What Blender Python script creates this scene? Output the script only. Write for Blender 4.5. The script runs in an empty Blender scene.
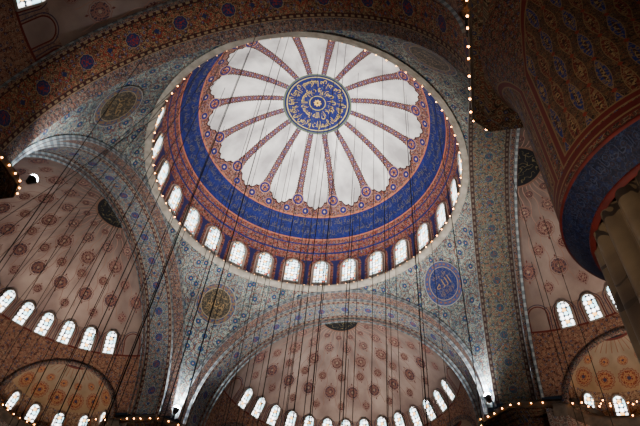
import bpy, bmesh, math, random
from mathutils import Matrix, Vector
random.seed(7)
EYE=1.6
ZS=21.2+EYE      # springing level of the main arches
ZR=33.35+EYE     # dome ring
RD=12.38         # dome sphere radius
DZ=-.45          # dome sphere centre below the ring
S=12.2           # arch plane distance
RHO=17.04
D2R=math.pi/180
scn=bpy.context.scene
COL=scn.collection

# ------------------------------------------------------------ node DSL
def lin(h):
    h=h.lstrip('#'); r=[]
    for i in (0,2,4):
        c=int(h[i:i+2],16)/255
        r.append(c/12.92 if c<=.04045 else ((c+.055)/1.055)**2.4)
    return (r[0],r[1],r[2],1)
class F:
    def __init__(s,g,sock): s.g=g; s.s=sock
    def _m(s,op,*o): return s.g.math(op,s,*o)
    def __add__(s,o): return s._m('ADD',o)
    __radd__=__add__
    def __sub__(s,o): return s._m('SUBTRACT',o)
    def __rsub__(s,o): return s.g.math('SUBTRACT',o,s)
    def __mul__(s,o): return s._m('MULTIPLY',o)
    __rmul__=__mul__
    def __truediv__(s,o): return s._m('DIVIDE',o)
    def lt(s,o): return s._m('LESS_THAN',o)
    def gt(s,o): return s._m('GREATER_THAN',o)
    def abs(s): return s._m('ABSOLUTE')
    def fract(s): return s._m('FRACT')
    def floor(s): return s._m('FLOOR')
    def sin(s): return s._m('SINE')
    def cos(s): return s._m('COSINE')
    def pow(s,o): return s._m('POWER',o)
    def sqrt(s): return s._m('SQRT')
    def max(s,o): return s._m('MAXIMUM',o)
    def min(s,o): return s._m('MINIMUM',o)
class G:
    def __init__(s,name,rough=.8):
        s.mat=bpy.data.materials.new(name); s.mat.use_nodes=True
        s.t=s.mat.node_tree; s.b=s.t.nodes['Principled BSDF']
        s.b.inputs['Roughness'].default_value=rough
        s.b.inputs['Specular IOR Level'].default_value=.2
    def link(s,a,inp):
        if isinstance(a,F): s.t.links.new(a.s,inp)
        else: inp.default_value=a
    def math(s,op,*a):
        n=s.t.nodes.new('ShaderNodeMath'); n.operation=op
        for i,x in enumerate(a): s.link(x,n.inputs[i])
        return F(s,n.outputs[0])
    def uv(s):
        n=s.t.nodes.new('ShaderNodeUVMap'); q=s.t.nodes.new('ShaderNodeSeparateXYZ')
        s.t.links.new(n.outputs[0],q.inputs[0]); return F(s,q.outputs[0]),F(s,q.outputs[1])
    def xyz(s):
        n=s.t.nodes.new('ShaderNodeTexCoord'); q=s.t.nodes.new('ShaderNodeSeparateXYZ')
        s.t.links.new(n.outputs['Object'],q.inputs[0]); return [F(s,q.outputs[i]) for i in range(3)]
    def vec(s,x,y,z=0.0):
        n=s.t.nodes.new('ShaderNodeCombineXYZ')
        for i,a in enumerate((x,y,z)): s.link(a,n.inputs[i])
        return n.outputs[0]
    def noise(s,x,y,sc,det=2.0,z=0.0):
        n=s.t.nodes.new('ShaderNodeTexNoise'); s.t.links.new(s.vec(x,y,z),n.inputs['Vector'])
        n.inputs['Scale'].default_value=sc; n.inputs['Detail'].default_value=det
        return F(s,n.outputs['Fac'])
    def vor(s,x,y,sc,rnd=.5):
        n=s.t.nodes.new('ShaderNodeTexVoronoi'); n.voronoi_dimensions='2D'
        s.t.links.new(s.vec(x,y),n.inputs['Vector'])
        n.inputs['Scale'].default_value=sc; n.inputs['Randomness'].default_value=rnd
        q=s.t.nodes.new('ShaderNodeSeparateXYZ'); s.t.links.new(n.outputs['Color'],q.inputs[0])
        return F(s,n.outputs['Distance']),F(s,q.outputs[0])
    def mix(s,m,a,b):
        n=s.t.nodes.new('ShaderNodeMix'); n.data_type='RGBA'
        s.link(m,n.inputs[0]); 
        for x,i in ((a,6),(b,7)):
            if isinstance(x,str): x=lin(x)
            s.link(x,n.inputs[i])
        return F(s,n.outputs[2])
    def band(s,x,a,b): return s.math('MULTIPLY',x.gt(a),x.lt(b))
    def ss(s,x,a,b):
        n=s.t.nodes.new('ShaderNodeMapRange'); s.link(x,n.inputs[0])
        for i,v in ((1,a),(2,b),(3,0.),(4,1.)): n.inputs[i].default_value=v
        return F(s,n.outputs[0])
    def out(s,c):
        s.link(c,s.b.inputs['Base Color']); return s.mat
    def arab(s,x,y,sc,base,a,b,c,rnd=.6):
        """tiled floral ornament: small blossoms, vines and tendrils"""
        d,r=s.vor(x,y,sc,rnd)
        n=s.noise(x,y,sc*1.5,4.0)
        k=s.mix(s.ss(n,.38,.62),base[0],base[1])
        v=(n-.5).abs()
        k=s.mix(v.lt(.020),k,b)
        n2=s.noise(x,y,sc*2.1,1.0,5.3)
        k=s.mix((n2-.5).abs().lt(.022),k,c)
        k=s.mix(s.band(d,.26,.31)*r.gt(.4),k,c)
        k=s.mix(d.lt(.19),k,s.mix(r.gt(.5),a,b))
        k=s.mix(d.lt(.08),k,c)
        return k

# ------------------------------------------------------------ Arabic calligraphy as real letter shapes
FORMS={'ا':(0xFE8D,2),'ب':(0xFE8F,4),'ة':(0xFE93,2),'ت':(0xFE95,4),'ث':(0xFE99,4),'ج':(0xFE9D,4),'ح':(0xFEA1,4),'خ':(0xFEA5,4),'د':(0xFEA9,2),'ذ':(0xFEAB,2),
'ر':(0xFEAD,2),'ز':(0xFEAF,2),'س':(0xFEB1,4),'ش':(0xFEB5,4),'ص':(0xFEB9,4),'ض':(0xFEBD,4),'ط':(0xFEC1,4),'ظ':(0xFEC5,4),'ع':(0xFEC9,4),'غ':(0xFECD,4),'ف':(0xFED1,4),
'ق':(0xFED5,4),'ك':(0xFED9,4),'ل':(0xFEDD,4),'م':(0xFEE1,4),'ن':(0xFEE5,4),'ه':(0xFEE9,4),'و':(0xFEED,2),'ى':(0xFEEF,2),'ي':(0xFEF1,4),'ء':(0xFE80,1),'\u0001':(0xFEFB,2)}
def shape(txt):
    txt=txt.replace('لا','\u0001'); out=[]
    for i,ch in enumerate(txt):
        if ch not in FORMS: out.append(ch); continue
        b,n=FORMS[ch]
        pv=txt[i-1] if i>0 else ' '; nx=txt[i+1] if i+1<len(txt) else ' '
        jp=pv in FORMS and FORMS[pv][1]==4 and n>=2
        jn=nx in FORMS and FORMS[nx][1]>=2 and n==4
        f=0
        if jp and jn: f=3
        elif jp: f=1
        elif jn: f=2
        out.append(chr(b+f))
    return ''.join(reversed(out))
def text_mesh(s_,bold=.0):
    cu=bpy.data.curves.new('script','FONT'); cu.body=s_; cu.size=1; cu.offset=bold; cu.resolution_u=2
    o=bpy.data.objects.new('script',cu); COL.objects.link(o)
    dg=bpy.context.evaluated_depsgraph_get(); me=o.evaluated_get(dg).to_mesh()
    V=[(v.co.x,v.co.y) for v in me.vertices]; Fc=[tuple(p.vertices) for p in me.polygons]
    o.evaluated_get(dg).to_mesh_clear(); bpy.data.objects.remove(o); bpy.data.curves.remove(cu)
    return V,Fc
def script_on(name,txt,fn,length,height,parent,mat,bold=.02):
    """lay text along a surface: fn(x,y)->point, x in 0..length, y in 0..height"""
    V,Fc=text_mesh(shape(txt),bold)
    x0=min(v[0] for v in V); x1=max(v[0] for v in V); y0=min(v[1] for v in V); y1=max(v[1] for v in V)
    pts=[tuple(fn((x-x0)/(x1-x0)*length,(y-y0)/(y1-y0)*height)) for x,y in V]
    me=bpy.data.meshes.new(name); me.from_pydata(pts,[],Fc)
    me.uv_layers.new(name='UVMap')
    return fin(name,me,[mat],smooth=False,parent=parent)

# ------------------------------------------------------------ materials
def mat_dome():
    g=G('dome_painting'); u,v=g.uv()     # u 0..1, v degrees of elevation
    R=RD; c=(v*D2R).cos()
    X=u*75.0; Y=v*(R*D2R)
    wear=g.noise(X,Y,.35,6.0)
    cream=g.mix(g.ss(wear,.34,.66),'#8a8584','#c4bfbb')
    NR=16
    p=(u*NR).fract()-.5                  # 0 at panel centre, +-.5 at rib
    rib=((.5-p.abs())*(2*math.pi*R/NR))*c  # metres from rib axis
    red=g.arab(X,Y,3.2,('#1c0b0c','#461a14'),'#0c1550','#743e2a','#7c6a60')
    pa=p.abs()*2
    vb=g.math('MULTIPLY',pa.pow(1.6),7.0)+42.2+((pa*9.42).cos().abs()*-.9)
    w=(90-v)*.0036+.15
    flare=((50-v).max(0.0))*.03
    zig=((v*.9).fract()-.5).abs()*.16
    panel=rib.gt(w+flare+zig)*v.gt(vb)
    edge=rib.gt(w+flare+zig-.09)*v.gt(vb-.7)
    k=g.mix(edge,red,'#260c0a')
    k=g.mix(panel,k,cream)
    dm=rib+((v*.42).fract()-.5).abs()*.55
    up=v.gt(46.5)
    k=g.mix(dm.lt(.25)*up,k,'#6a4030'); k=g.mix(dm.lt(.20)*up,k,'#0c1548'); k=g.mix(dm.lt(.08)*up,k,'#857366')
    rr=g.math('SQRT',rib.pow(2.0)+((v-45.0)*(R*D2R)).pow(2.0))
    k=g.mix(rr.lt(.58),k,'#8a6450'); k=g.mix(rr.lt(.50),k,'#0b144c'); k=g.mix(rr.lt(.34),k,g.mix((g.noise(X,Y,6.0,1.0)-.5).abs().lt(.03),'#4c1812','#a87c60')); k=g.mix(rr.lt(.12),k,'#0b144c')
    q=((u*NR*2).fract()-.5)*(math.pi*R/NR)*c
    r2=g.math('SQRT',q.pow(2.0)+((v-40.2)*(R*D2R)).pow(2.0))
    k=g.mix(r2.lt(.38),k,'#744a38'); k=g.mix(r2.lt(.31),k,'#0c164c'); k=g.mix(r2.lt(.11),k,'#987868')
    sca=((u*(NR*4)*math.pi).sin().abs())*.7
    blue=g.mix(g.ss(g.noise(X,Y,1.2,3.0),.3,.7),'#050830','#0b1350')
    n3=(g.noise(X,Y,3.4,2.0)-.5).abs().lt(.014)
    blue=g.mix(n3,blue,'#262e58')
    k=g.mix(g.band(v,27.6,37.6),k,blue)
    k=g.mix(v.gt(37.4)*((v-sca).lt(37.7)),k,'#8a5038')
    k=g.mix(g.band(v,27.0,27.6),k,'#8a5038')
    wz=g.arab(X,Y,2.6,('#260908','#541610'),'#0e1650','#7c3c2a','#6c5c52')
    wu=((u*28).fract()-.5)*(2*math.pi*11.9/28)
    dv=((v-12.4)*(3.3/17.6)).max(0.0)
    ar=g.math('SQRT',wu.pow(2.0)+dv.pow(2.0))
    wz=g.mix(g.band(ar,.76,.88),wz,'#8a7468')
    wz=g.mix(ar.gt(1.16)*v.lt(17),wz,'#1c1a40')
    k=g.mix(v.lt(27.0),k,wz)
    k=g.mix(g.band(v,20.4,21.2)+g.band(v,24.6,25.2),k,'#101746')
    rm=c*R; ang=u*(2*math.pi)
    mx=rm*ang.cos(); my=rm*ang.sin()
    fl=g.mix((g.noise(mx,my,2.6,1.0)-.5).abs().lt(.006),'#050d46','#3f4646')
    k=g.mix(rm.lt(3.15),k,'#424a3c'); k=g.mix(rm.lt(2.98),k,'#050c3a'); k=g.mix(g.band(rm,2.74,2.82),k,'#98884a')
    k=g.mix(rm.lt(2.74),k,fl); k=g.mix(g.band(rm,.70,.76),k,'#98883a'); k=g.mix(rm.lt(.70),k,'#050d40')
    st=rm+((ang*8).cos())*.06
    k=g.mix(st.lt(.30),k,'#b8923c'); k=g.mix(rm.lt(.10),k,'#3a2a18')
    return g.out(k)
def mat_semi():
    g=G('semi_dome_painting'); u,v=g.uv()   # degrees
    R=11.1; c=(v*D2R).cos(); X=u*(R*D2R)*1.0; Y=v*(R*D2R)
    wear=g.noise(X,Y,.4,6.0)
    k=g.mix(g.ss(wear,.3,.7),'#86706a','#b8a296')
    k=g.mix(g.ss(v,90,50),'#3c2e28',k)  # shade painted into the colour, darkest at the crown
    edge_shade=g.ss((u-90).abs(),50,90)
    k=g.mix(edge_shade*.6,k,'#32241e')  # painted shading, colour darkens towards the sides of the half dome
    vu=(((u*(22/180.0)).fract()-.5)*(math.pi*R/22)*c+(Y*3.0).sin()*.10).abs()
    k=g.mix(vu.lt(.025)*v.gt(40),k,'#8d6c60')
    lace=(g.noise(X,Y,4.5,2.0)-.5).abs().lt(.05)
    for (vk,n,r,off,ca,cb) in ((40.0,11,.32,.5,'#54282a','#8a6a60'),(46.8,11,.52,.0,'#40303c','#80584c'),(54.4,11,.36,.5,'#52282a','#846458'),
                            (62.0,7,.54,.5,'#482226','#846458'),(70.0,7,.42,.0,'#3c2830','#846458'),(76.8,7,.25,.5,'#30242a','#6c4a42')):
        p=((u*(n/180.0)+off).fract()-.5)*(math.pi*R/n)*c
        q=(v-vk)*(R*D2R)
        d=g.math('SQRT',p.pow(2.0)+(q*.94).pow(2.0))
        a=g.math('ARCTAN2',q,p)
        d2=d*(1+(a*12).cos()*.03)
        k=g.mix(g.band(d2,r*1.14,r*1.22),k,'#7c564a')
        k=g.mix(d2.lt(r),k,g.mix(lace,ca,cb)); k=g.mix(g.band(d2,r*.52,r*.66),k,cb); k=g.mix(d2.lt(r*.2),k,'#8f7866')
        for sg in (-1,1):
            e=(p.abs()*2.0+(q+sg*r*1.5).abs())
            k=g.mix(e.lt(r*.26),k,'#5c3028')
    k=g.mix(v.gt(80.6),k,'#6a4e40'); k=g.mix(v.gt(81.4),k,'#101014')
    rm=c*R; ang=u*D2R
    k=g.mix((g.noise(rm*ang.cos(),rm*ang.sin(),1.8,1.0)-.5).abs().lt(.015)*v.gt(82.5),k,'#5c5236')
    wz=g.arab(X,Y,2.8,('#44241e','#704a3c'),'#1c244a','#865a44','#8a745f')
    p=((u*(14/151.2)-(14.4/151.2)*14+.0).fract()-.5)*(10.8*D2R*R)*c
    ar=g.math('SQRT',p.pow(2.0)+((v-30)*(R*D2R)).max(0.0).pow(2.0))
    k=g.mix(ar.gt(.70)*v.lt(33),k,g.mix(.6,k,wz))
    k=g.mix(g.band(ar,.62,.70)*v.lt(37)*v.gt(24),k,'#541e18')
    k=g.mix(g.band(ar,.78,.84)*v.lt(37)*v.gt(24),k,'#3a3040')
    k=g.mix(v.lt(24.2),k,wz)
    k=g.mix(g.band(v,23.8,24.5),k,'#541e18')
    return g.out(k)
def mat_exedra():
    g=G('exedra_painting'); u,v=g.uv(); R=4.5
    X=u*(R*D2R); Y=v*(R*D2R); c=(v*D2R).cos()
    k=g.mix(g.ss(v,26,60),'#8a6e52','#7c6c5c')
    k=g.mix(g.ss(g.noise(X,Y,.6,4.0),.3,.7)*.5,k,'#53432f')
    lace=(g.noise(X,Y,6.0,2.0)-.5).abs().lt(.05)
    for vk,n,r in ((36,8,.55),(52,8,.28)):
        p=((u*(n/200.0)).fract()-.5)*(200*D2R*R/n)*c; q=(v-vk)*(R*D2R)
        d=g.math('SQRT',p.pow(2.0)+q.pow(2.0))
        a=g.math('ARCTAN2',q,p); d=d*(1+(a*8).cos().abs()*.14)
        k=g.mix(g.band(d,r*1.2,r*1.32),k,'#6c3626')
        k=g.mix(d.lt(r*1.08),k,g.mix(lace,'#602418','#8c6040')); k=g.mix(g.band(d,r*.5,r*.7),k,'#86603c'); k=g.mix(d.lt(r*.25),k,'#2e2a3c')
    pr=((u*(20/200.0)).fract()-.5).abs()
    k=g.mix(pr.lt(.07)*v.gt(60)*v.lt(73),k,'#6a4232')
    k=g.mix(v.gt(73),k,'#4c1c17'); k=g.mix(v.gt(75.5),k,'#101118')
    d0=g.math('SQRT',(((u*(7/200.0)).fract()-.5)*(200*D2R*R/7)).pow(2.0)+((v-14)*(R*D2R)).max(0.0).pow(2.0))
    w=g.mix(g.band(d0,.55,.66),g.arab(X,Y,2.8,('#482a20','#664534'),'#1e2a50','#866a54','#8a765e'),'#7c482e')
    k=g.mix(v.lt(25),k,w)
    return g.out(k)
def mat_pend():
    g=G('pendentive_tile_painting'); u,v=g.uv()
    k=g.arab(u,v,3.1,('#26363c','#526668'),'#182a5c','#763828','#8f9688')
    big,r=g.vor(u,v,.75,.8)
    sw=(g.noise(u,v,1.3,2.0,9.0)-.5).abs()
    k=g.mix(sw.lt(.012),k,'#8f9484')
    k=g.mix(g.band(big,.36,.40),k,'#5a2c22')
    k=g.mix(big.lt(.17),k,'#1e4050'); k=g.mix(big.lt(.12),k,'#1c2656'); k=g.mix(big.lt(.05),k,'#9a7452')
    tone=g.noise(u,v,.25,2.0,2.0)
    k=g.mix(g.ss(tone,.62,.35)*.5,k,'#14191c')
    return g.out(k)
def mat_soffit(name,base,a,b,c,med,medr,per,width,edge='#40211e',edge2='#7a6a5a',sc=2.8):
    g=G(name); u,v=g.uv()      # u along the arc (m), v across (m)
    k=g.arab(u,v,sc,base,a,b,c)
    cv=v-width/2
    p=((u/per).fract()-.5)*per
    d=g.math('SQRT',p.pow(2.0)+cv.pow(2.0)); an=g.math('ARCTAN2',cv,p); d=d*(1+(an*10).cos()*.04)
    k=g.mix(d.lt(medr),k,c); k=g.mix(d.lt(medr*.94),k,med)
    k=g.mix(d.lt(medr*.75),k,g.mix((g.noise(u,v,5.0,1.0)-.5).abs().lt(.03),med,b)); k=g.mix(d.lt(medr*.15),k,b)
    p2=((u/per+.5).fract()-.5)*per
    e=p2.abs()+cv.abs()
    k=g.mix(g.band(e,medr*.9,medr*1.05),k,b); k=g.mix(e.lt(medr*.4),k,med)
    ed=cv.abs()
    k=g.mix(ed.gt(width/2-.30),k,edge); k=g.mix(g.band(ed,width/2-.23,width/2-.10)*((u*2.2).fract().gt(.45)),k,edge2)
    k=g.mix(ed.gt(width/2-.05),k,edge2)
    return g.out(k)
def mat_archface():
    g=G('arch_face_painting'); u,v=g.uv()
    k=g.mix((u*1.6).fract().gt(.5),'#8d9292','#626a6e')
    k=g.mix((v*5).fract().gt(.8),k,'#4a3432')
    return g.out(k)
def mat_step():
    g=G('arch_step_painting'); u,v=g.uv()
    k=g.arab(u,v,3.2,('#262222','#463a38'),'#1a2448','#74402f','#7d7366')
    return g.out(k)
def mat_wall():
    g=G('wall_tile'); u,v=g.uv()
    k=g.arab(u,v,2.2,('#463f3e','#68605a'),'#27335a','#64382e','#8d857b')
    k=g.mix((v*.45).fract().lt(.10),k,'#5c3028')
    return g.out(k)
def mat_pier():
    g=G('pier_painting'); u,v=g.uv()        # u metres around, v metres up
    out=g.arab(u,v,3.6,('#1c110d','#3c241b'),'#162046','#64281a','#5f523e')
    x=((u/4.79-2.645+.5).fract()-.5)*4.79
    cw=.40; pe=1.6
    ci=(x/cw).floor(); cu=((x/cw).fract()-.5)
    st=ci*.5
    cv=(v/pe+st).fract()
    lens=(cv*math.pi).sin()*.38
    fine=(g.noise(u,v,6.5,2.0)-.5).abs().lt(.04)
    tone=g.mix((ci*.5).fract().gt(.25),'#481510','#121c48')
    k=g.arab(u,v,4.5,('#1c110d','#38221a'),'#2a1a1c','#502c1a','#54432a')
    k=g.mix(g.band(lens-cu.abs(),.0,.05),k,'#5f492e'); k=g.mix(cu.abs().lt(lens-.05),k,g.mix(fine,tone,'#5c4830'))
    k=g.mix(cu.abs().lt(lens-.25),k,g.mix(fine,'#2a120e','#705a3a'))
    dl=cu.abs()+((v/pe+st+.5).fract()-.5).abs()*3.0
    k=g.mix(dl.lt(.18),k,'#601f14')
    top=20.6-x.pow(2.0)*.75
    din=g.math('MINIMUM',1.95-x.abs(),g.math('MINIMUM',(top-v)*.5,(v-13.2)))
    k=g.mix(din.lt(.0),k,'#5f4a30'); k=g.mix(din.lt(-.05),k,'#48130f'); k=g.mix(din.lt(-.22),k,'#5f4a30'); k=g.mix(din.lt(-.27),k,out)
    k=g.mix(g.band(v,12.55,12.9),k,'#42110e'); k=g.mix(g.band(v,12.64,12.7),k,'#5f4a30')
    return g.out(k)
def mat_band():
    g=G('pier_inscription_band',.7); u,v=g.uv()
    k=g.arab(u,v,5.0,('#04061a','#090f2a'),'#0c1638','#1e1620','#1c243a')
    return g.out(k)
def mat_muq():
    g=G('stalactite_painting'); x,y,z=g.xyz()
    k=g.arab(x+z*.6,y+z*.6,2.6,('#241b15','#443528'),'#1c2644','#582a1e','#665640')
    return g.out(k)
def mat_marble():
    g=G('fluted_veined_marble',.6); x,y,z=g.xyz()
    n=g.noise(x*1.0+y,z*.35,1.3,5.0)
    k=g.mix(g.ss(n,.35,.65),'#352a22','#64543f')
    k=g.mix((g.noise(x+y*.7,z*.5,.9,3.0,2.0)-.5).abs().lt(.012),k,'#2a221c')
    return g.out(k)
def plain(name,a,b,sc=2.0,rough=.7,metal=0.0):
    g=G(name,rough)
    n=g.t.nodes.new('ShaderNodeTexNoise'); n.inputs['Scale'].default_value=sc; n.inputs['Detail'].default_value=4
    tc=g.t.nodes.new('ShaderNodeTexCoord'); g.t.links.new(tc.outputs['Object'],n.inputs['Vector'])
    g.b.inputs['Metallic'].default_value=metal
    return g.out(g.mix(g.ss(F(g,n.outputs['Fac']),.3,.7),a,b))
def emis(name,colr,st):
    g=G(name); g.b.inputs['Emission Color'].default_value=lin(colr); g.b.inputs['Emission Strength'].default_value=st
    g.b.inputs['Base Color'].default_value=lin(colr)
    g.mat.cycles.emission_sampling='NONE'; return g.mat
def mat_pane():
    g=G('leaded_stained_window_glass',.4); u,v=g.uv()
    d,r=g.vor(u,v,3.4,.3)
    lead=d.gt(.47)
    ce=g.math('SQRT',(u*1.6).pow(2.0)+(v*.8).pow(2.0))
    k=g.mix(r.gt(.62),'#f6f8fa','#a3d4e0'); k=g.mix(r.lt(.22),k,'#e0a050'); k=g.mix(r.lt(.08),k,'#c05a40')
    k=g.mix(lead,k,'#50505a')
    g.link(k,g.b.inputs['Base Color']); g.link(k,g.b.inputs['Emission Color'])
    st=g.math('MULTIPLY',1.0-lead*.88,8.0)*(1.0-g.ss(ce,.3,1.0)*.5)
    g.link(st,g.b.inputs['Emission Strength'])
    g.mat.cycles.emission_sampling='NONE'
    return g.mat
M=dict(dome=mat_dome(),semi=mat_semi(),exedra=mat_exedra(),pend=mat_pend(),face=mat_archface(),step=mat_step(),wall=mat_wall(),
  soff=mat_soffit('arch_soffit_painting',('#2a3840','#4e5e62'),'#1b2c5e','#74402c','#868a80','#22325c',.36,2.2,2.3),
  soffr=mat_soffit('dark_floral_arch_soffit_painting',('#202829','#454840'),'#1c3056','#64341f','#6c6a58','#1c3444',.30,2.0,2.75,'#2c1a18','#544a40',2.8),
  soffn=mat_soffit('brown_arch_soffit_painting',('#2a1812','#503524'),'#1c2858','#7c2418','#8a7450','#1a2144',.44,3.0,2.3,'#301110','#7a6448',2.6),
  pier=mat_pier(),band=mat_band(),muq=mat_muq(),marble=mat_marble(),
  gold=plain('gilded_script','#8f7630','#b09238',3,.5), browngold=plain('brown_gilded_script','#6c5434','#856a44',3,.5), dimgold=plain('faded_gilded_script','#38363c','#504a3e',3,.6), pale=plain('pale_script','#1a2038','#282c40',3,.6),
  red=plain('dark_red_moulding','#380e09','#50140e',3,.7),
  stone=plain('pale_stone_moulding','#6a6258','#8d8478',2),
  dark=plain('dark_cornice_stone','#2c241e','#4a3e34',2),
  plaster=plain('white_window_plaster','#6c6259','#8a7f75',3),
  iron=plain('dark_iron','#0c0a09','#161412',6,.6,.3),
  carpet=plain('red_carpet','#5a1c18','#7a2a22',1.5,.95),
  pane=mat_pane(), bulb=emis('lamp_glow','#ff9f45',36.0), bulb_dim=emis('faint_lamp_glow','#ffb878',1.4), flood=emis('floodlight_glow','#eaf4ff',150.0))

# ------------------------------------------------------------ mesh helpers
def fin(name,me,mats,label=None,cat=None,kind=None,group=None,smooth=True,parent=None):
    for m in mats: me.materials.append(M[m])
    if smooth:
        for p in me.polygons: p.use_smooth=True
    o=bpy.data.objects.new(name,me); COL.objects.link(o)
    tag(o,label,cat,kind,group)
    if parent: o.parent=parent
    return o
def tag(o,label=None,cat=None,kind=None,group=None):
    if label: o['label']=label
    if cat: o['category']=cat
    if kind: o['kind']=kind
    if group: o['group']=group
def grid(name,nu,nv,fn,mats,keep=None,mi=None,**kw):
    vs=[];uvs=[]
    for j in range(nv+1):
        for i in range(nu+1):
            co,uv=fn(i/nu,j/nv); vs.append(co); uvs.append(uv)
    fs=[];fm=[]
    for j in range(nv):
        for i in range(nu):
            a=j*(nu+1)+i; f=(a,a+1,a+nu+2,a+nu+1)
            if keep:
                c=sum((Vector(vs[q]) for q in f),Vector())/4
                if not keep(c): continue
            fs.append(f); fm.append(mi(i,j) if mi else 0)
    me=bpy.data.meshes.new(name); me.from_pydata([tuple(v) for v in vs],[],fs)
    ul=me.uv_layers.new(name='UVMap')
    for l in me.loops: ul.data[l.index].uv=uvs[l.vertex_index]
    for p,m in zip(me.polygons,fm): p.material_index=m
    me.update()
    return fin(name,me,mats,**kw)
def rot(k,x,y):
    return [(x,y),(y,-x),(-x,-y),(-y,x)][k]
WALLN=['north','east','south','west']
def P(k,x,y,z):
    a,b=rot(k,x,y); return Vector((a,b,z))

# ------------------------------------------------------------ floor
grid('floor',4,4,lambda a,b:(((a-.5)*70,(b-.5)*70,0),(a*70,b*70)),['carpet'],label='red carpeted prayer hall floor',cat='floor',kind='structure')
# ------------------------------------------------------------ main dome with vertical drum
VD=17.6
def dome(a,b):
    t=a*2*math.pi
    j=int(round(b*60))
    if j<=10:
        f=j/10; v=VD*f; r=11.92-.12*f; z=ZR+3.29*f
    else:
        v=VD+(90-VD)*(j-10)/50; e=v*D2R; r=RD*math.cos(e); z=ZR+DZ+RD*math.sin(e)
    return ((r*math.cos(t),r*math.sin(t),z),(a,v))
DOME=grid('ceiling',224,60,dome,['dome'],label='large central dome with white painted segments and blue inscription band',cat='dome',kind='structure')
V24='الله نور السماوات والارض مثل نوره كمشكاة فيها مصباح المصباح في زجاجة الزجاجة كانها كوكب دري يوقد من شجرة مباركة زيتونة لا شرقية ولا غربية يكاد زيتها يضيء ولو لم تمسسه نار نور على نور يهدي الله لنوره من يشاء'
V35='ان الله يمسك السماوات والارض ان تزولا ولين زالتا ان امسكهما من احد من بعده'
def on_dome(e0,t0):
    def f(x,y):
        t=t0-x/RD; e=e0*D2R+y/RD; r=RD-.07
        return (r*math.cos(e)*math.cos(t),r*math.cos(e)*math.sin(t),ZR+DZ+r*math.sin(e))
    return f
script_on('inscription',V24+' '+V35,on_dome(28.5,-1.05),2*math.pi*RD*.99,4.1*D2R*RD,DOME,'dimgold',.0)
script_on('inscription',V24[90:]+' '+V24[:90]+' '+V35,on_dome(32.7,.4),2*math.pi*RD*.99,4.1*D2R*RD,DOME,'dimgold',.0)
def on_crown(r0,t0):
    def f(x,y):
        rr=r0-y; t=t0-x
        e=math.acos(rr/RD); r=RD-.07
        return (r*math.cos(e)*math.cos(t),r*math.cos(e)*math.sin(t),ZR+DZ+r*math.sin(e))
    return f
script_on('crown_inscription',V35,on_crown(2.64,0),2*math.pi*.98,.84,DOME,'gold',.0)
script_on('crown_inscription',V35[:38],on_crown(1.70,1),2*math.pi*.97,.80,DOME,'gold',.0)
# ------------------------------------------------------------ pendentives
for q in range(4):
    def pf(a,b,q=q):
        t=(q*90+a*90)*D2R
        rb=min(S/max(abs(math.cos(t)),abs(math.sin(t))),RHO-.001)
        e1=math.acos(11.97/RHO); e0=math.acos(rb/RHO)
        e=e1+(e0-e1)*b
        r=RHO*math.cos(e)
        return ((r*math.cos(t),r*math.sin(t),ZS+RHO*math.sin(e)),(t*14.0,e*RHO))
    grid('ceiling.%03d'%(q+1),64,40,pf,['pend'],label='curved triangular pendentive with blue-grey floral painting',cat='pendentive',kind='structure')
# ------------------------------------------------------------ arches
PRS=[(11.92,S-.02),(11.92,S-.14),(11.60,S-.14),(11.60,S+.75),(11.32,S+.75),(11.32,S+3.05),(11.1,S+3.05),(11.1,S+3.25),(10.95,S+3.25),(11.4,S+3.4)]
PMS=['face','face','step','face','soff','face','step','face','face']
PRB=[(11.92,S-.02),(11.92,S-.12),(11.58,S-.12),(11.58,S+2.63),(11.3,S+2.63),(11.3,S+2.9),(11.0,S+2.9),(11.0,S+3.1)]
PMB=['face','face','soff','face','step','face','face']
for k in range(4):
    sof={2:'soffn',1:'soffr'}.get(k,'soff')
    PR,PM=(PRB,PMB) if k==1 else (PRS,PMS)
    mats=['face','step',sof]
    idx={'face':0,'step':1,'soff':2}
    vs=[];fs=[];uv=[];mi=[]
    NA=96
    for s_ in range(len(PR)-1):
        (r0,d0),(r1,d1)=PR[s_],PR[s_+1]; w=math.hypot(r1-r0,d1-d0)
        base=len(vs)
        for i in range(NA+1):
            t=math.pi*i/NA
            for (r,d,vv) in ((r0,d0,0),(r1,d1,w)):
                vs.append(P(k,-r*math.cos(t),d,ZS+r*math.sin(t))); uv.append((t*11.5,vv))
        for i in range(NA):
            a=base+i*2; fs.append((a,a+2,a+3,a+1)); mi.append(idx[PM[s_]])
    me=bpy.data.meshes.new('trim'); me.from_pydata([tuple(v) for v in vs],[],fs)
    ul=me.uv_layers.new(name='UVMap')
    for l in me.loops: ul.data[l.index].uv=uv[l.vertex_index]
    for p,m in zip(me.polygons,mi): p.material_index=m
    fin('trim_%d'%(k+1),me,mats,label=('wide brown painted arch with dark blue roundels' if k==2 else 'wide stepped arch with blue-grey painted soffit'),cat='arch',kind='structure')
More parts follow.
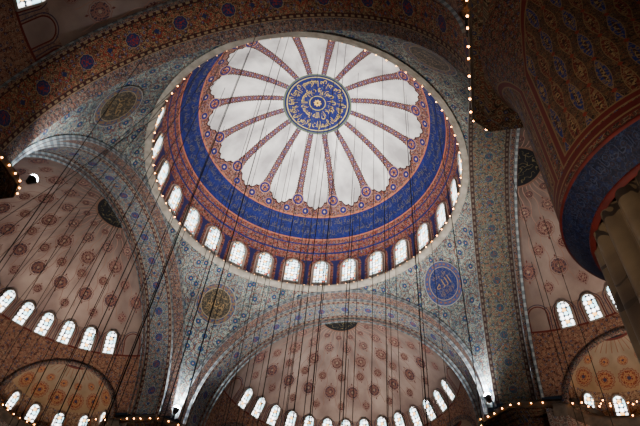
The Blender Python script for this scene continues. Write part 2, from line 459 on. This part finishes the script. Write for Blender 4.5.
# ------------------------------------------------------------ semi-domes & exedrae
RS=11.08; OD=15.2; OZ=ZS+.1
QE=4.4; DE=9.9; EZ=ZS-.8
def excen(az): # local
    return Vector((DE*math.sin(az),OD+DE*math.cos(az),EZ))
n_ceil=5; n_win=1; n_trim=5
def arch_window(w,h,name):
    """frame mesh + pane mesh, local x across, y up, z toward the room"""
    n=10
    def outline(hw,hh,bot):
        pts=[(-hw,bot)]
        cy=hh-hw
        for i in range(n+1):
            t=math.pi-math.pi*i/n; pts.append((hw*math.cos(t),cy+hw*math.sin(t)*1.12))
        pts.append((hw,bot)); return pts
    A=outline(w/2,h/2,-h/2); B=outline(w/2+.11,h/2+.11,-h/2-.11)
    vs=[];fs=[]
    for z,L in ((.02,A),(.14,A),(.14,B),(-.12,B)):
        vs+= [(x,y,z) for x,y in L]
    m=len(A)
    for r in range(3):
        for i in range(m):
            j=(i+1)%m; fs.append((r*m+i,r*m+j,(r+1)*m+j,(r+1)*m+i))
    fr=bpy.data.meshes.new(name+'_frame'); fr.from_pydata(vs,[],fs); fr.uv_layers.new(name='UVMap')
    pa=bpy.data.meshes.new(name+'_pane'); pa.from_pydata([(x,y,.04) for x,y in A],[],[tuple(range(m))])
    ul=pa.uv_layers.new(name='UVMap')
    for l in pa.loops:
        c=pa.vertices[l.vertex_index].co; ul.data[l.index].uv=(c.x,c.y)
    fr.materials.append(M['plaster']); pa.materials.append(M['pane'])
    return fr,pa
WM={'dome':arch_window(1.2,2.5,'dome_window'),'semi':arch_window(.84,1.72,'semi_window'),'ex':arch_window(.72,1.25,'exedra_window')}
def place_window(kind,pos,up,nrm,label):
    global n_win
    t=up.normalized(); n=nrm.normalized(); s_=t.cross(n).normalized()
    mt=Matrix((s_,t,n)).transposed().to_4x4(); mt.translation=pos
    fr,pa=WM[kind]
    o=bpy.data.objects.new('window_%d'%n_win,fr); COL.objects.link(o); o.matrix_world=mt
    tag(o,label,'window','structure',None)
    c=bpy.data.objects.new('window_pane',pa); COL.objects.link(c); c.parent=o
    n_win+=1
def sph_window(kind,cen,R,az_vec,e,label,off=.06):
    out=Vector((az_vec[0]*math.cos(e),az_vec[1]*math.cos(e),math.sin(e)))
    up=Vector((-az_vec[0]*math.sin(e),-az_vec[1]*math.sin(e),math.cos(e)))
    place_window(kind,cen+out*(R-off),up,-out,label)
for i in range(28):
    t=(i+.5)/28*2*math.pi
    o_=Vector((math.cos(t),math.sin(t),0))
    place_window('dome',o_*11.83+Vector((0,0,ZR+1.72)),Vector((0,0,1)),-o_,'arched leaded window at the foot of the great dome')
def arc_tube(name,cen,ax1,ax2,nrm,r0,r1,dep,mats,a0=0,a1=math.pi,label='',cat='arch'):
    vs=[];fs=[];NA=48
    prof=[(r1,0),(r1,dep),(r0,dep),(r0,-dep)]
    for i in range(NA+1):
        t=a0+(a1-a0)*i/NA
        for r,d in prof: vs.append(tuple(cen+ax1*(math.cos(t)*r)+ax2*(math.sin(t)*r)+nrm*d))
    for i in range(NA):
        for j in range(3):
            a=i*4+j; fs.append((a,a+1,a+5,a+4))
    me=bpy.data.meshes.new(name); me.from_pydata(vs,[],fs)
    ul=me.uv_layers.new(name='UVMap')
    for l in me.loops:
        vi=l.vertex_index; ul.data[l.index].uv=((vi//4)/NA*15,(vi%4)*.3)
    return fin(name,me,mats,label=label,cat=cat,kind='structure')
def rad(az):
    r=RS
    u=Vector((math.sin(az),math.cos(az)))
    for a0 in (-60,0,60):
        c=Vector((DE*math.sin(a0*D2R),DE*math.cos(a0*D2R)))
        bq=u.dot(c); disc=bq*bq-(c.length_squared-QE*QE)
        if disc>0: r=max(r,bq+math.sqrt(disc))
    return r
for k in range(4):
    O=P(k,0,OD,OZ)
    ao={1:-4.4,3:2.0}.get(k,0.0)
    exc=[]
    for az in (-60,0,60):
        e=excen(az*D2R); exc.append((P(k,e.x,e.y,e.z),az))
    def sf(a,b):
        az=(-90+180*a)*D2R; e=b*90*D2R
        return (P(k,RS*math.cos(e)*math.sin(az),OD+RS*math.cos(e)*math.cos(az),OZ+RS*math.sin(e)),(180*a-ao,b*90))
    def keep(c): return all((c-x).length>QE-.02 for x,_ in exc)
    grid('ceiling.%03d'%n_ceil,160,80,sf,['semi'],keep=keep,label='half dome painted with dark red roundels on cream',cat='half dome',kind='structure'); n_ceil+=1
    for i in range(14):
        az=(-90+14.4+5.4+10.8*i+ao)*D2R
        a,b=rot(k,math.sin(az),math.cos(az))
        sph_window('semi',O,RS,(a,b),29*D2R,'arched leaded window in the foot of a half dome')
    for (E,az) in exc:
        def ef(a,b,E=E,az=az):
            t=(az-100+200*a)*D2R; e=b*90*D2R
            x,y=rot(k,QE*math.cos(e)*math.sin(t),QE*math.cos(e)*math.cos(t))
            return ((E.x+x,E.y+y,E.z+QE*math.sin(e)),(200*a,b*90))
        grid('ceiling.%03d'%n_ceil,80,40,ef,['exedra'],keep=lambda c:(c-O).length>RS-.05,label='small half dome niche with red and ochre scalloped painting',cat='half dome',kind='structure'); n_ceil+=1
        for j in range(5):
            t=(az-57.14+28.571*j)*D2R
            a,b=rot(k,math.sin(t),math.cos(t))
            if k!=2: sph_window('ex',E,QE,(a,b),13*D2R,'small arched leaded window in a half dome niche')
        dv=(E-O); D=dv.length; nn=dv.normalized()
        d1=(RS*RS-QE*QE+D*D)/(2*D); rr=math.sqrt(RS*RS-d1*d1)
        cen=O+nn*d1
        side=nn.cross(Vector((0,0,1))).normalized(); upv=side.cross(nn).normalized()
        arc_tube('trim_%d'%n_trim,cen,side,upv,-nn,rr-.22,rr+.14,.12,['step'],label='narrow painted arch framing a niche'); n_trim+=1
    if k!=2:
        def wf(a,b):
            az=(-90+180*a)*D2R; r=rad(az); z=6+(EZ+.05-6)*b
            return (P(k,r*math.sin(az),OD+r*math.cos(az),z),(a*45,z))
        grid('wall_%s'%WALLN[k],240,6,wf,['wall'],label='patterned tiled wall below the half dome niches',cat='wall',kind='structure')
        def lf(a,b):
            az=(-88+176*a)*D2R; r=rad(az)
            dr,dz=[(0,-.55),(.35,-.25),(.55,-.15),(.55,.1),(0,.12)][int(round(b*4))]
            return (P(k,(r-dr)*math.sin(az),OD+(r-dr)*math.cos(az),EZ+dz),(a*45,b))
        grid('trim_%d'%n_trim,240,4,lf,['dark'],label='stone cornice ledge under the niches',cat='cornice',kind='structure'); n_trim+=1

# ------------------------------------------------------------ dome cornice
def ring(name,prof,cen,seg,mats,**kw):
    n=len(prof)-1
    return grid(name,seg,n,lambda a,b:((cen.x+prof[int(round(b*n))][0]*math.cos(a*2*math.pi),cen.y+prof[int(round(b*n))][0]*math.sin(a*2*math.pi),cen.z+prof[int(round(b*n))][1]),
        (a*2*math.pi*prof[0][0],prof[int(round(b*n))][1])),mats,**kw)
ring('trim_%d'%n_trim,[(12.1,-.35),(11.8,-.3),(11.62,-.12),(11.62,.05),(12.0,.12)],Vector((0,0,ZR)),160,['stone'],label='pale stone cornice ring at the foot of the dome',cat='cornice',kind='structure'); n_trim+=1

# ------------------------------------------------------------ piers
PC=15.2
CORN=[(1,-1),(-1,-1),(-1,1),(1,1)]
LEDGE={(1,-1):(4.05,.7),(-1,-1):(4.4,.7),(-1,1):(4.1,1.9),(1,1):(4.1,1.9)}
def lathe(name,prof,seg,mats,flute=0,parent=None,label=None):
    n=len(prof)-1
    def f(a,b):
        r,z=prof[int(round(b*n))]; t=a*2*math.pi
        if flute: r=r-.24*(1-abs(math.cos(t*flute/2)))
        return ((r*math.cos(t),r*math.sin(t),z),(t*prof[0][0],z))
    return grid(name,seg,n,f,mats,parent=parent,label=label)
def square_ring(name,prof,mats,parent,c=.8):
    vs=[];fs=[]
    for h,z in prof:
        k_=c
        for x,y in ((h,-h+k_),(h,h-k_),(h-k_,h),(-h+k_,h),(-h,h-k_),(-h,-h+k_),(-h+k_,-h),(h-k_,-h)): vs.append((x,y,z))
    for r in range(len(prof)-1):
        for i in range(8):
            j=(i+1)%8; fs.append((r*8+i,r*8+j,(r+1)*8+j,(r+1)*8+i))
    fs.append(tuple(range(8))); fs.append(tuple(reversed(range(len(vs)-8,len(vs)))))
    me=bpy.data.meshes.new(name); me.from_pydata(vs,[],fs); me.uv_layers.new(name='UVMap')
    return fin(name,me,mats,parent=parent,smooth=False)
pz=EYE
parts=None
for (sx,sy) in CORN:
    e=bpy.data.objects.new('pier',None); COL.objects.link(e); e.location=(sx*PC,sy*PC,0)
    tag(e,'massive round pier with fluted marble shaft and blue inscription band','pier',None,'four great piers')
    if parts is None:
        parts=[lathe('shaft',[(2.54,0),(2.54,10.0+pz)],480,['marble'],flute=24),
        lathe('lower_moulding',[(2.48,9.88+pz),(2.60,9.93+pz),(2.60,10.0+pz),(2.55,10.05+pz)],96,['red']),
        lathe('inscription_band',[(2.55,10.03+pz),(2.68,10.15+pz),(2.84,10.32+pz),(3.0,10.52+pz),(3.08,10.64+pz)],96,['band']),
        lathe('moulding',[(3.06,10.61+pz),(3.11,10.64+pz),(3.11,10.70+pz),(3.08,10.73+pz),(3.05,10.80+pz)],96,['red']),
        lathe('painted_drum',[(3.05,10.78+pz),(3.05,13+pz),(3.05,15+pz),(3.07,16.5+pz),(3.12,17.5+pz),(3.28,18.5+pz),(3.5,19.3+pz),(3.75,20+pz)],96,['pier'])]
        def on_band(x,y):
            t=x/2.9; f=.22+y*.56
            r=2.55+(3.08-2.55)*f**.9; z=10.05+(10.64-10.05)*f
            r+=.035
            return (r*math.cos(t),r*math.sin(t),z+pz-.03)
        tx=script_on('band_inscription',V24,on_band,2*math.pi*2.9*.98,1.0,None,'pale',.0)
        tx['kind']='stuff'; parts.append(tx)
        for p in parts: p.parent=e
    else:
        for p in parts:
            c=p.copy(); c.parent=e; COL.objects.link(c)
    h_,c_=LEDGE[(sx,sy)]
    square_ring('capital',[(3.5,19.85+pz),(3.6,20.05+pz),(3.6,20.2+pz),(h_-.28,20.25+pz),(h_-.28,20.42+pz),(h_-.1,20.46+pz),(h_-.1,20.62+pz)],['muq'],e,c_)
    square_ring('cornice_ledge',[(h_,20.6+pz),(h_,20.95+pz),(h_-.15,21.1+pz),(h_-.15,21.2+pz)],['dark'],e,c_)

# ------------------------------------------------------------ pendentive roundels
for nm,a,b,c in (('dark_roundel','#28241d','#5c4c34','#26304c'),('blue_roundel','#0e1d4c','#3c3c50','#22305c')):
    g=G(nm,.6); u,v=g.uv(); r=g.math('SQRT',u.pow(2.0)+v.pow(2.0)); an=g.math('ARCTAN2',u,v)
    k=g.mix((g.noise(u,v,3.4,1.5)-.5).abs().lt(.03),a,b)
    k=g.mix(r.gt(1.14),k,'#7a6a50'); k=g.mix(r.gt(1.19),k,g.mix(g.noise(u,v,5.0,1.0).gt(.5),c,b))
    k=g.mix(g.band(r,1.30,1.42)*((an*(24/6.2832)).fract().gt(.5)),k,'#64402f')
    k=g.mix(r.gt(1.54),k,'#75706a'); M[nm]=g.out(k)
WORDS={(1,1):['الله','جل جلاله','لا اله الا الله'],(-1,1):['محمد','عليه السلام','رسول الله'],(-1,-1):['عمر','رضي الله عنه','الفاروق'],(1,-1):['ابوبكر','رضي الله عنه','الصديق']}
for (sx,sy) in CORN:
    bl=(sx,sy)==(1,1)
    zc=30.9+EYE-.15+(.35 if bl else 0); e=math.asin((zc-ZS)/RHO); SZ=1.85 if bl else 1.82
    azc=math.atan2(sy,sx)+(1.2*D2R if bl else 0)
    def sp(x,y,off):
        az=azc-x/(RHO*math.cos(e)); el=e+y/RHO; RR=RHO-off
        return (RR*math.cos(el)*math.cos(az),RR*math.cos(el)*math.sin(az),ZS+RR*math.sin(el))
    def rf(a,b):
        t=a*2*math.pi; r=b*SZ
        return (sp(r*math.cos(t),r*math.sin(t),.08),(r/SZ*1.6*math.cos(t),r/SZ*1.6*math.sin(t)))
    nm='blue_roundel' if bl else 'dark_roundel'
    ro=grid('calligraphy_roundel',48,6,rf,[nm],label=('blue round calligraphy panel on the pendentive' if bl else 'dark round calligraphy panel with gold script on the pendentive'),cat='roundel',group='pendentive roundels')
    for tw,(w_,hh,y0) in zip(WORDS[(sx,sy)],((1.5,.7,-.32),(1.5,.42,.48),(1.35,.45,-.92))):
        script_on('script',tw,lambda x,y:sp(x-w_/2,y+y0,.13),w_,hh,ro,'browngold',-.005)

# ------------------------------------------------------------ lamps
def lamp_mesh(mat):
    bm=bmesh.new()
    bmesh.ops.create_uvsphere(bm,u_segments=10,v_segments=6,radius=.043)
    r=bmesh.ops.create_cone(bm,segments=8,radius1=.038,radius2=.018,depth=.1,matrix=Matrix.Translation((0,0,.085)))
    for v in r['verts']:
        for f in v.link_faces: f.material_index=1
    me=bpy.data.meshes.new('lamp'); bm.to_mesh(me); bm.free()
    me.materials.append(M[mat]); me.materials.append(M['iron'])
    for p in me.polygons: p.use_smooth=True
    return me
LM=lamp_mesh('bulb'); LD=lamp_mesh('bulb_dim')
def lamp(pos,group,label='small warm glowing bulb lamp on the cornice',me=None):
    o=bpy.data.objects.new('lamp',me or LM); COL.objects.link(o); o.location=pos
    tag(o,label,'lamp',None,group)
for i in range(96):
    t=(i+.5)/96*2*math.pi
    dim=50*D2R<t<160*D2R or 240*D2R<t<300*D2R
    lamp((11.577*math.cos(t),11.577*math.sin(t),ZR-.03),'lamps around the dome ring',
        'small faintly glowing bulb lamp on the cornice' if dim else 'small warm glowing bulb lamp on the cornice',LD if dim else LM)
hz=ZS-.4
for (sx,sy) in CORN:
    h_,c_=LEDGE[(sx,sy)]; h=h_+.04
    path=[(h,-h*.95),(h,h-c_),(h-c_,h),(-h*.9,h)]
    if (sx,sy)==(1,-1): path=[(h,-h*.95),(h,h-c_),(h-c_,h)]
    sp_={(1,-1):.62,(-1,-1):.5,(-1,1):.72,(1,1):.64}[(sx,sy)]
    rest=0
    for (a,b) in zip(path[:-1],path[1:]):
        A=Vector(a); B=Vector(b); L=(B-A).length; s_=rest
        while s_<L:
            q=A+(B-A)*(s_/L)
            lamp((sx*(PC-q.x),sy*(PC-q.y),hz+random.uniform(-.08,.08)),'lamps on the pier cornices')
            s_+=sp_*random.uniform(.75,1.25)
        rest=s_-L
for k,rng in ((1,(-66,-5)),(3,(5,66)),):
    for i in range(26):
        az=(rng[0]+(rng[1]-rng[0])*i/25)*D2R
        r=rad(az)-.6
        lamp(P(k,r*math.sin(az),OD+r*math.cos(az),EZ+.05),'lamps on the wall cornice')

# ------------------------------------------------------------ cables
def cable(a,b,label,name='suspension_cable',grp='chandelier cables',rr=.019):
    a=Vector(a); b=Vector(b); d=b-a
    bm=bmesh.new(); bmesh.ops.create_cone(bm,segments=6,radius1=rr,radius2=rr,depth=d.length)
    me=bpy.data.meshes.new('cable'); bm.to_mesh(me); bm.free()
    o=fin(name,me,['iron'],label=label,cat='cable',group=grp); o.location=(a+b)/2
    if abs(d.x)+abs(d.y)>.01: o.rotation_euler=d.to_track_quat('Z','Y').to_euler()
# festoons of lamps from the pier to the eastern niche wall
for (A,B,sag,nn_) in ((Vector((17.6,11.05,ZS-.35)),Vector((23.6,9.6,ZS-.2)),.5,12),(Vector((17.2,11.05,ZS-.55)),Vector((23.2,8.8,ZS-1.1)),.35,10)):
    prev=None
    for i in range(nn_+1):
        f=i/nn_; q=A+(B-A)*f-Vector((0,0,sag*math.sin(math.pi*f)))
        if prev is not None: cable(prev,q,'thin dark wire carrying small lamps','lamp_wire','lamp wires',.012)
        prev=q
        if 0<i<nn_: lamp(q-Vector((0,0,.15)),'lamps on the hanging wires','small warm glowing bulb lamp hanging on a wire')
# ------------------------------------------------------------ floodlights
def flood(pos,aim,power,R_=.2):
    e=bpy.data.objects.new('floodlight',None); COL.objects.link(e); e.location=pos
    tag(e,'small bright white floodlight on the pier cornice','floodlight',None,'floodlights')
    d=(Vector(aim)-Vector(pos)).normalized(); q=d.to_track_quat('Z','Y')
    bm=bmesh.new(); bmesh.ops.create_cone(bm,segments=16,radius1=R_*.5,radius2=R_,depth=R_*1.5,cap_ends=True); me=bpy.data.meshes.new('housing'); bm.to_mesh(me); bm.free()
    o=fin('housing',me,['iron'],parent=e,smooth=False); o.rotation_euler=q.to_euler()
    bm=bmesh.new(); bmesh.ops.create_uvsphere(bm,u_segments=12,v_segments=8,radius=R_*.95); me=bpy.data.meshes.new('lens'); bm.to_mesh(me); bm.free()
    o=fin('lens',me,['flood'],parent=e); o.location=d*R_*.8
    L=bpy.data.lights.new('flood_beam','SPOT'); L.energy=power; L.spot_size=130*D2R; L.spot_blend=.8; L.color=(.9,.96,1); L.shadow_soft_size=.2
    lo=bpy.data.objects.new('flood_beam',L); COL.objects.link(lo); lo.location=Vector(pos)+d*.5; lo.rotation_euler=d.to_track_quat('-Z','Y').to_euler()
flood((-11.7,11.5,ZS+.3),(-10,12.5,ZS+12),4400,.28)
flood((11.7,11.5,ZS+.3),(10,12.5,ZS+12),5200,.28)
flood((-11.1,-10.9,ZS+.6),(-10,-9,ZS+8),4600,.26)

def ceil_z(x,y):
    r=math.hypot(x,y)
    if r<11.4: return ZR+DZ+math.sqrt(RD*RD-r*r)
    if r<RHO and max(abs(x),abs(y))<S: return ZS+math.sqrt(RHO*RHO-r*r)
    ax=max(abs(x),abs(y)); o=min(abs(x),abs(y))
    if ax<OD: return ZS+math.sqrt(max(11.3**2-o*o,1))
    d=math.hypot(o,ax-OD)
    return OZ+math.sqrt(max(RS*RS-d*d,.5))
cab=[]
for rr,n,o in ((2.2,5,.2),(5.2,9,.1),(8.2,13,.33),(10.6,15,.15)):
    for i in range(n):
        t=2*math.pi*i/n+o; cab.append((rr*math.cos(t),rr*math.sin(t)))
for x,y in ((-14,-3),(-16,1),(-15,4),(-18,-1),(-17.5,5),(-20,2),(-14,-7),(-13.4,2),(-16.5,-4),(17,4),(16,7),(15,1),(-3,17),(4,18),(0,20),(-7,16),(7,16),(-6,-13.5),(1,-14)): cab.append((x,y))
for x,y in cab: cable((x,y,4.6),(x,y,ceil_z(x,y)+.02),'thin dark iron chandelier cable hanging from the vault')
for i,(ta,yb,zb) in enumerate(((-104,5.5,19),(-110,3.5,20),(-117,1.5,19),(-124,-1,20),(-131,-3,19),(-98,7.5,19),(-140,-5,19))):
    t=ta*D2R; xb=-(OD+9.5)
    cable((11.6*math.cos(t),11.6*math.sin(t),ZR-.05),(xb,yb,zb+EYE),'thin dark stay cable slanting down from the dome ring')

# ------------------------------------------------------------ lights
def area(loc,size,power,colr,spread=180,aim=None):
    L=bpy.data.lights.new('chandelier_and_fill_light','AREA'); L.shape='DISK'; L.size=size; L.energy=power; L.color=colr; L.spread=spread*D2R  # shared by the chandelier light and the added fills
    o=bpy.data.objects.new('chandelier_and_fill_light',L); COL.objects.link(o); o.location=loc
    d=(Vector(aim)-Vector(loc)) if aim else Vector((0,0,1))
    o.rotation_euler=d.to_track_quat('-Z','Y').to_euler()
area((1,4,6),9,4700,(1,.96,.9),62)
area((3,-2,27),4,1800,(.95,.97,1),105,(-1,3,40))  # added fill in mid-air, brightens the dome and shades it from one side
area((-19,4,10),5,620,(1,.88,.76),75,(-20,6,26))  # added fill, off centre to grade the left half dome
area((0,20,10),6,720,(1,.9,.8),80,(0,24,26))  # added fill set low to brighten the foot of the far half dome
area((20,5,10),5,520,(1,.86,.72),75,(21,8,26))  # added off-centre fill for the right half dome
area((5,-21,1.2),2.5,340,(1,.86,.72),70,(14.5,-16,18))  # added low fill so the near pier is not black, no fixture here
area((0,-19,3),4,90,(1,.82,.62),60,(-5,-13,32))  # weak warm light aimed up at the near arch
W=bpy.data.worlds.new('world'); scn.world=W; W.use_nodes=True
W.node_tree.nodes['Background'].inputs[0].default_value=(.5,.6,.8,1); W.node_tree.nodes['Background'].inputs[1].default_value=.01
# ------------------------------------------------------------ camera
yaw,pit,rol=-0.2914,0.8478,0.1168
Fv=Vector((math.sin(yaw)*math.cos(pit),math.cos(yaw)*math.cos(pit),math.sin(pit)))
Rt=Vector((math.cos(yaw),-math.sin(yaw),0)); U=Rt.cross(Fv)
R2=Rt*math.cos(rol)+U*math.sin(rol); U2=-Rt*math.sin(rol)+U*math.cos(rol)
cd=bpy.data.cameras.new('camera'); cd.sensor_width=36; cd.lens=560/640*36; cd.clip_end=300
co=bpy.data.objects.new('camera',cd); COL.objects.link(co)
mt=Matrix((R2,U2,-Fv)).transposed().to_4x4(); mt.translation=Vector((8.9836,-25.0691,EYE)); co.matrix_world=mt
scn.camera=co
